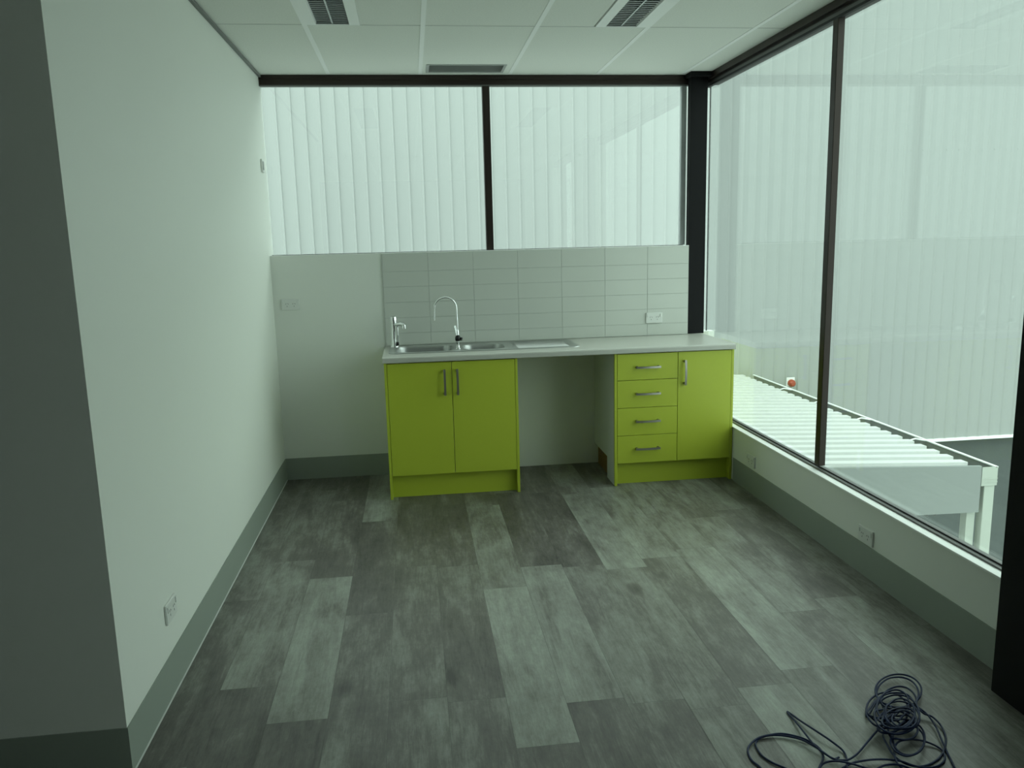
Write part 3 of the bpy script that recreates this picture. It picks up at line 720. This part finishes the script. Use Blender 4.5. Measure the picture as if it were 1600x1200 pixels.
# ================================================================ OUTSIDE
PITCH = .1915
YO = 6.0
def clad():
    """neighbouring building: ribbed white cladding above a grey rendered base"""
    t = thing('neighbouring_building', 'large white ribbed metal-clad building outside, behind the glass', 'building', (6, YO+1, -4.6))
    bm = bmesh.new(); prof = []
    x = -9.0
    ph = 2.083
    x = ph-PITCH*60
    while x < 26:
        # rib facing the room (-y): flat pan with a narrow raised rib
        prof += [(x-.022, YO), (x-.005, YO-.016), (x+.005, YO-.016), (x+.011, YO)]
        for k in range(1, 8):
            u = k/8; prof.append((x+.011+u*(PITCH-.033), YO+.007*4*u*(1-u)))
        x += PITCH
    xa, xb = prof[0][0], prof[-1][0]
    prof += [(xb, YO+.5), (xa, YO+.5)]
    prof = prof[::-1]
    v0 = [bm.verts.new((px, py, -1.66)) for px, py in prof]; v1 = [bm.verts.new((px, py, 5.6)) for px, py in prof]
    n = len(prof)
    for i in range(n): bm.faces.new((v0[i], v0[(i+1) % n], v1[(i+1) % n], v1[i]))
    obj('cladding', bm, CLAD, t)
    obj('base_flashing', B(xa, xb, YO-.04, YO+.30, -1.705, -1.66, bevel=.004), FLASH, t)
    obj('rendered_base', B(xa, xb, YO+.12, YO+.5, -4.6, -1.706), CONC, t)
    obj('roof_capping', B(xa, xb, YO-.06, YO+.6, 5.6, 5.75), FLASH, t)
    bm = bmesh.new(); x = ph+PITCH*.5-PITCH*12
    while x < 12:
        cyl(bm, (x, YO+.001, 2.76), (x, YO-.006, 2.76), .006, n=6); x += PITCH
    s = obj('screws', bm, VENT, t); s['kind'] = 'stuff'
clad()

def lean_to():
    t = thing('lean_to_roof', 'low white corrugated roof with gutter and posts outside the right window', 'roof', (4.5, 3.4, -4.6))
    xa, xb, ya, yb = 3.14, 5.76, .86, YO-.03
    def zr(x): return -.385+(x-3.14)*(-.510+.385)/(5.76-3.14)
    bm = bmesh.new()
    # ribs run down the slope (along x), spaced along y
    prof = []; y = ya+.02; d = .194
    while y < yb-.05:
        prof += [(y, 0), (y+d*.395, 0), (y+d*.40, .036), (y+d*.88, .036), (y+d*.90, 0)]
        y += d
    prof.append((yb, 0))
    A = [bm.verts.new((xa, p[0], zr(xa)+p[1])) for p in prof]; Bv = [bm.verts.new((xb, p[0], zr(xb)+p[1])) for p in prof]
    A2 = [bm.verts.new((xa, p[0], zr(xa)+p[1]-.004)) for p in prof]; B2 = [bm.verts.new((xb, p[0], zr(xb)+p[1]-.004)) for p in prof]
    for i in range(len(prof)-1):
        bm.faces.new((A[i], Bv[i], Bv[i+1], A[i+1])); bm.faces.new((A2[i], A2[i+1], B2[i+1], B2[i]))
        bm.faces.new((Bv[i], B2[i], B2[i+1], Bv[i+1]))
    obj('roof_sheet', bm, ROOFM, t)
    # near-end barge fascia, top follows the roof slope
    bm = bmesh.new(); prism(bm, [(xa, zr(xa)+.03), (5.81, zr(5.81)+.03), (5.81, -.905), (xa, -.86)], 'y', ya-.02, ya+.012)
    obj('fascia', bm, FASC, t)
    # gutter: open U channel
    bm = bmesh.new(); gx0, gx1, gz0, gz1 = 5.812, 5.965, -.665, -.505
    box(bm, gx0, gx1, ya-.02, yb, gz0, gz0+.004); box(bm, gx1-.004, gx1, ya-.02, yb, gz0+.004, gz1)
    
    box(bm, gx0, gx0+.004, ya+.013, yb, gz0+.004, gz1-.06); box(bm, gx0+.004, gx1-.004, ya-.02, ya-.016, gz0+.004, gz1+.012)
    for k in (0.03, .06): box(bm, gx0-.0, gx1+.003, ya-.024, ya-.0205, gz0+k, gz0+k+.008)
    obj('gutter', bm, GUTT, t)
    obj('gutter_lip', B(gx1-.022, gx1+.004, ya-.02, yb, gz1+.0005, gz1+.014, bevel=.003), FLASH, t)['label'] = 'bright rolled front lip of the gutter'
    obj('gutter_bed_shade', B(gx0+.0045, gx1-.0045, ya-.015, yb, gz0+.0042, gz0+.012), GSHADE, t)['label'] = 'dark sheet painting the shade on the gutter bed'  # added sheet: shade at the gutter bottom put into its colour
    obj('gutter_inner_shade', B(gx1-.0075, gx1-.0042, ya-.015, yb, gz0+.0125, gz1-.004), GSHADE, t)['label'] = 'dark strip painting the shade on the inner face of the gutter'  # added strip: shade on the inner wall put into its colour
    for y in (4.71, 3.78, 2.81, 1.83):
        bm = bmesh.new(); tube(bm, [(gx0-.04, y, -.49), (gx0+.02, y, -.475), (gx1-.02, y, gz1+.004)], .009, 8)
        obj('gutter_strap', bm, FLASH, t)
    bm = bmesh.new(); box(bm, 5.855, 5.955, ya-.01, ya+.07, -4.6, gz0-.0005, bevel=.006)
    obj('downpipe', bm, GUTT, t)
    obj('post', B(5.735, 5.815, ya+.03, ya+.11, -4.6, -.905), GUTT, t)
    obj('post', B(5.735, 5.815, yb-.4, yb-.32, -4.6, -.56), GUTT, t)
    obj('beam', B(5.65, 5.73, ya+.02, yb-.1, -.905, -.62), ALU, t)
    bm = bmesh.new()
    for x in (5.32, 5.40): tube(bm, [(x, ya+.02, -.90), (x+.005, ya+.015, -.915), (x+.02, ya+.012, -.918), (x+.03, ya+.015, -.905)], .006, 8)
    obj('bracket', bm, ALU, t)
lean_to()
bm = bmesh.new(); box(bm, -20, 60, -60, YO+.12, -4.8, -4.6)
struct('ground', bm, ASPH, 'grey asphalt below')

t = thing('alarm_siren', 'red domed alarm siren on white backplate, on the ribbed outside wall', 'siren', (6.54, YO, -.66))
bm = bmesh.new(); box(bm, 6.475, 6.605, YO-.052, YO-.029, -.70, -.56, bevel=.006); obj('backplate', bm, PLATE, t)
bm = bmesh.new(); lathe(bm, [(0, .082), (.03, .078), (.048, .06), (.056, .03), (.056, 0)], (6.545, YO-.052, -.645), axis=(0, -1, 0)); obj('dome', bm, RED, t, smooth=True)
bm = bmesh.new(); tube(bm, [(6.56, YO-.04, -.70), (6.57, YO-.036, -.74), (6.585, YO-.034, -.80)], .012, 8); obj('conduit', bm, VENT, t)
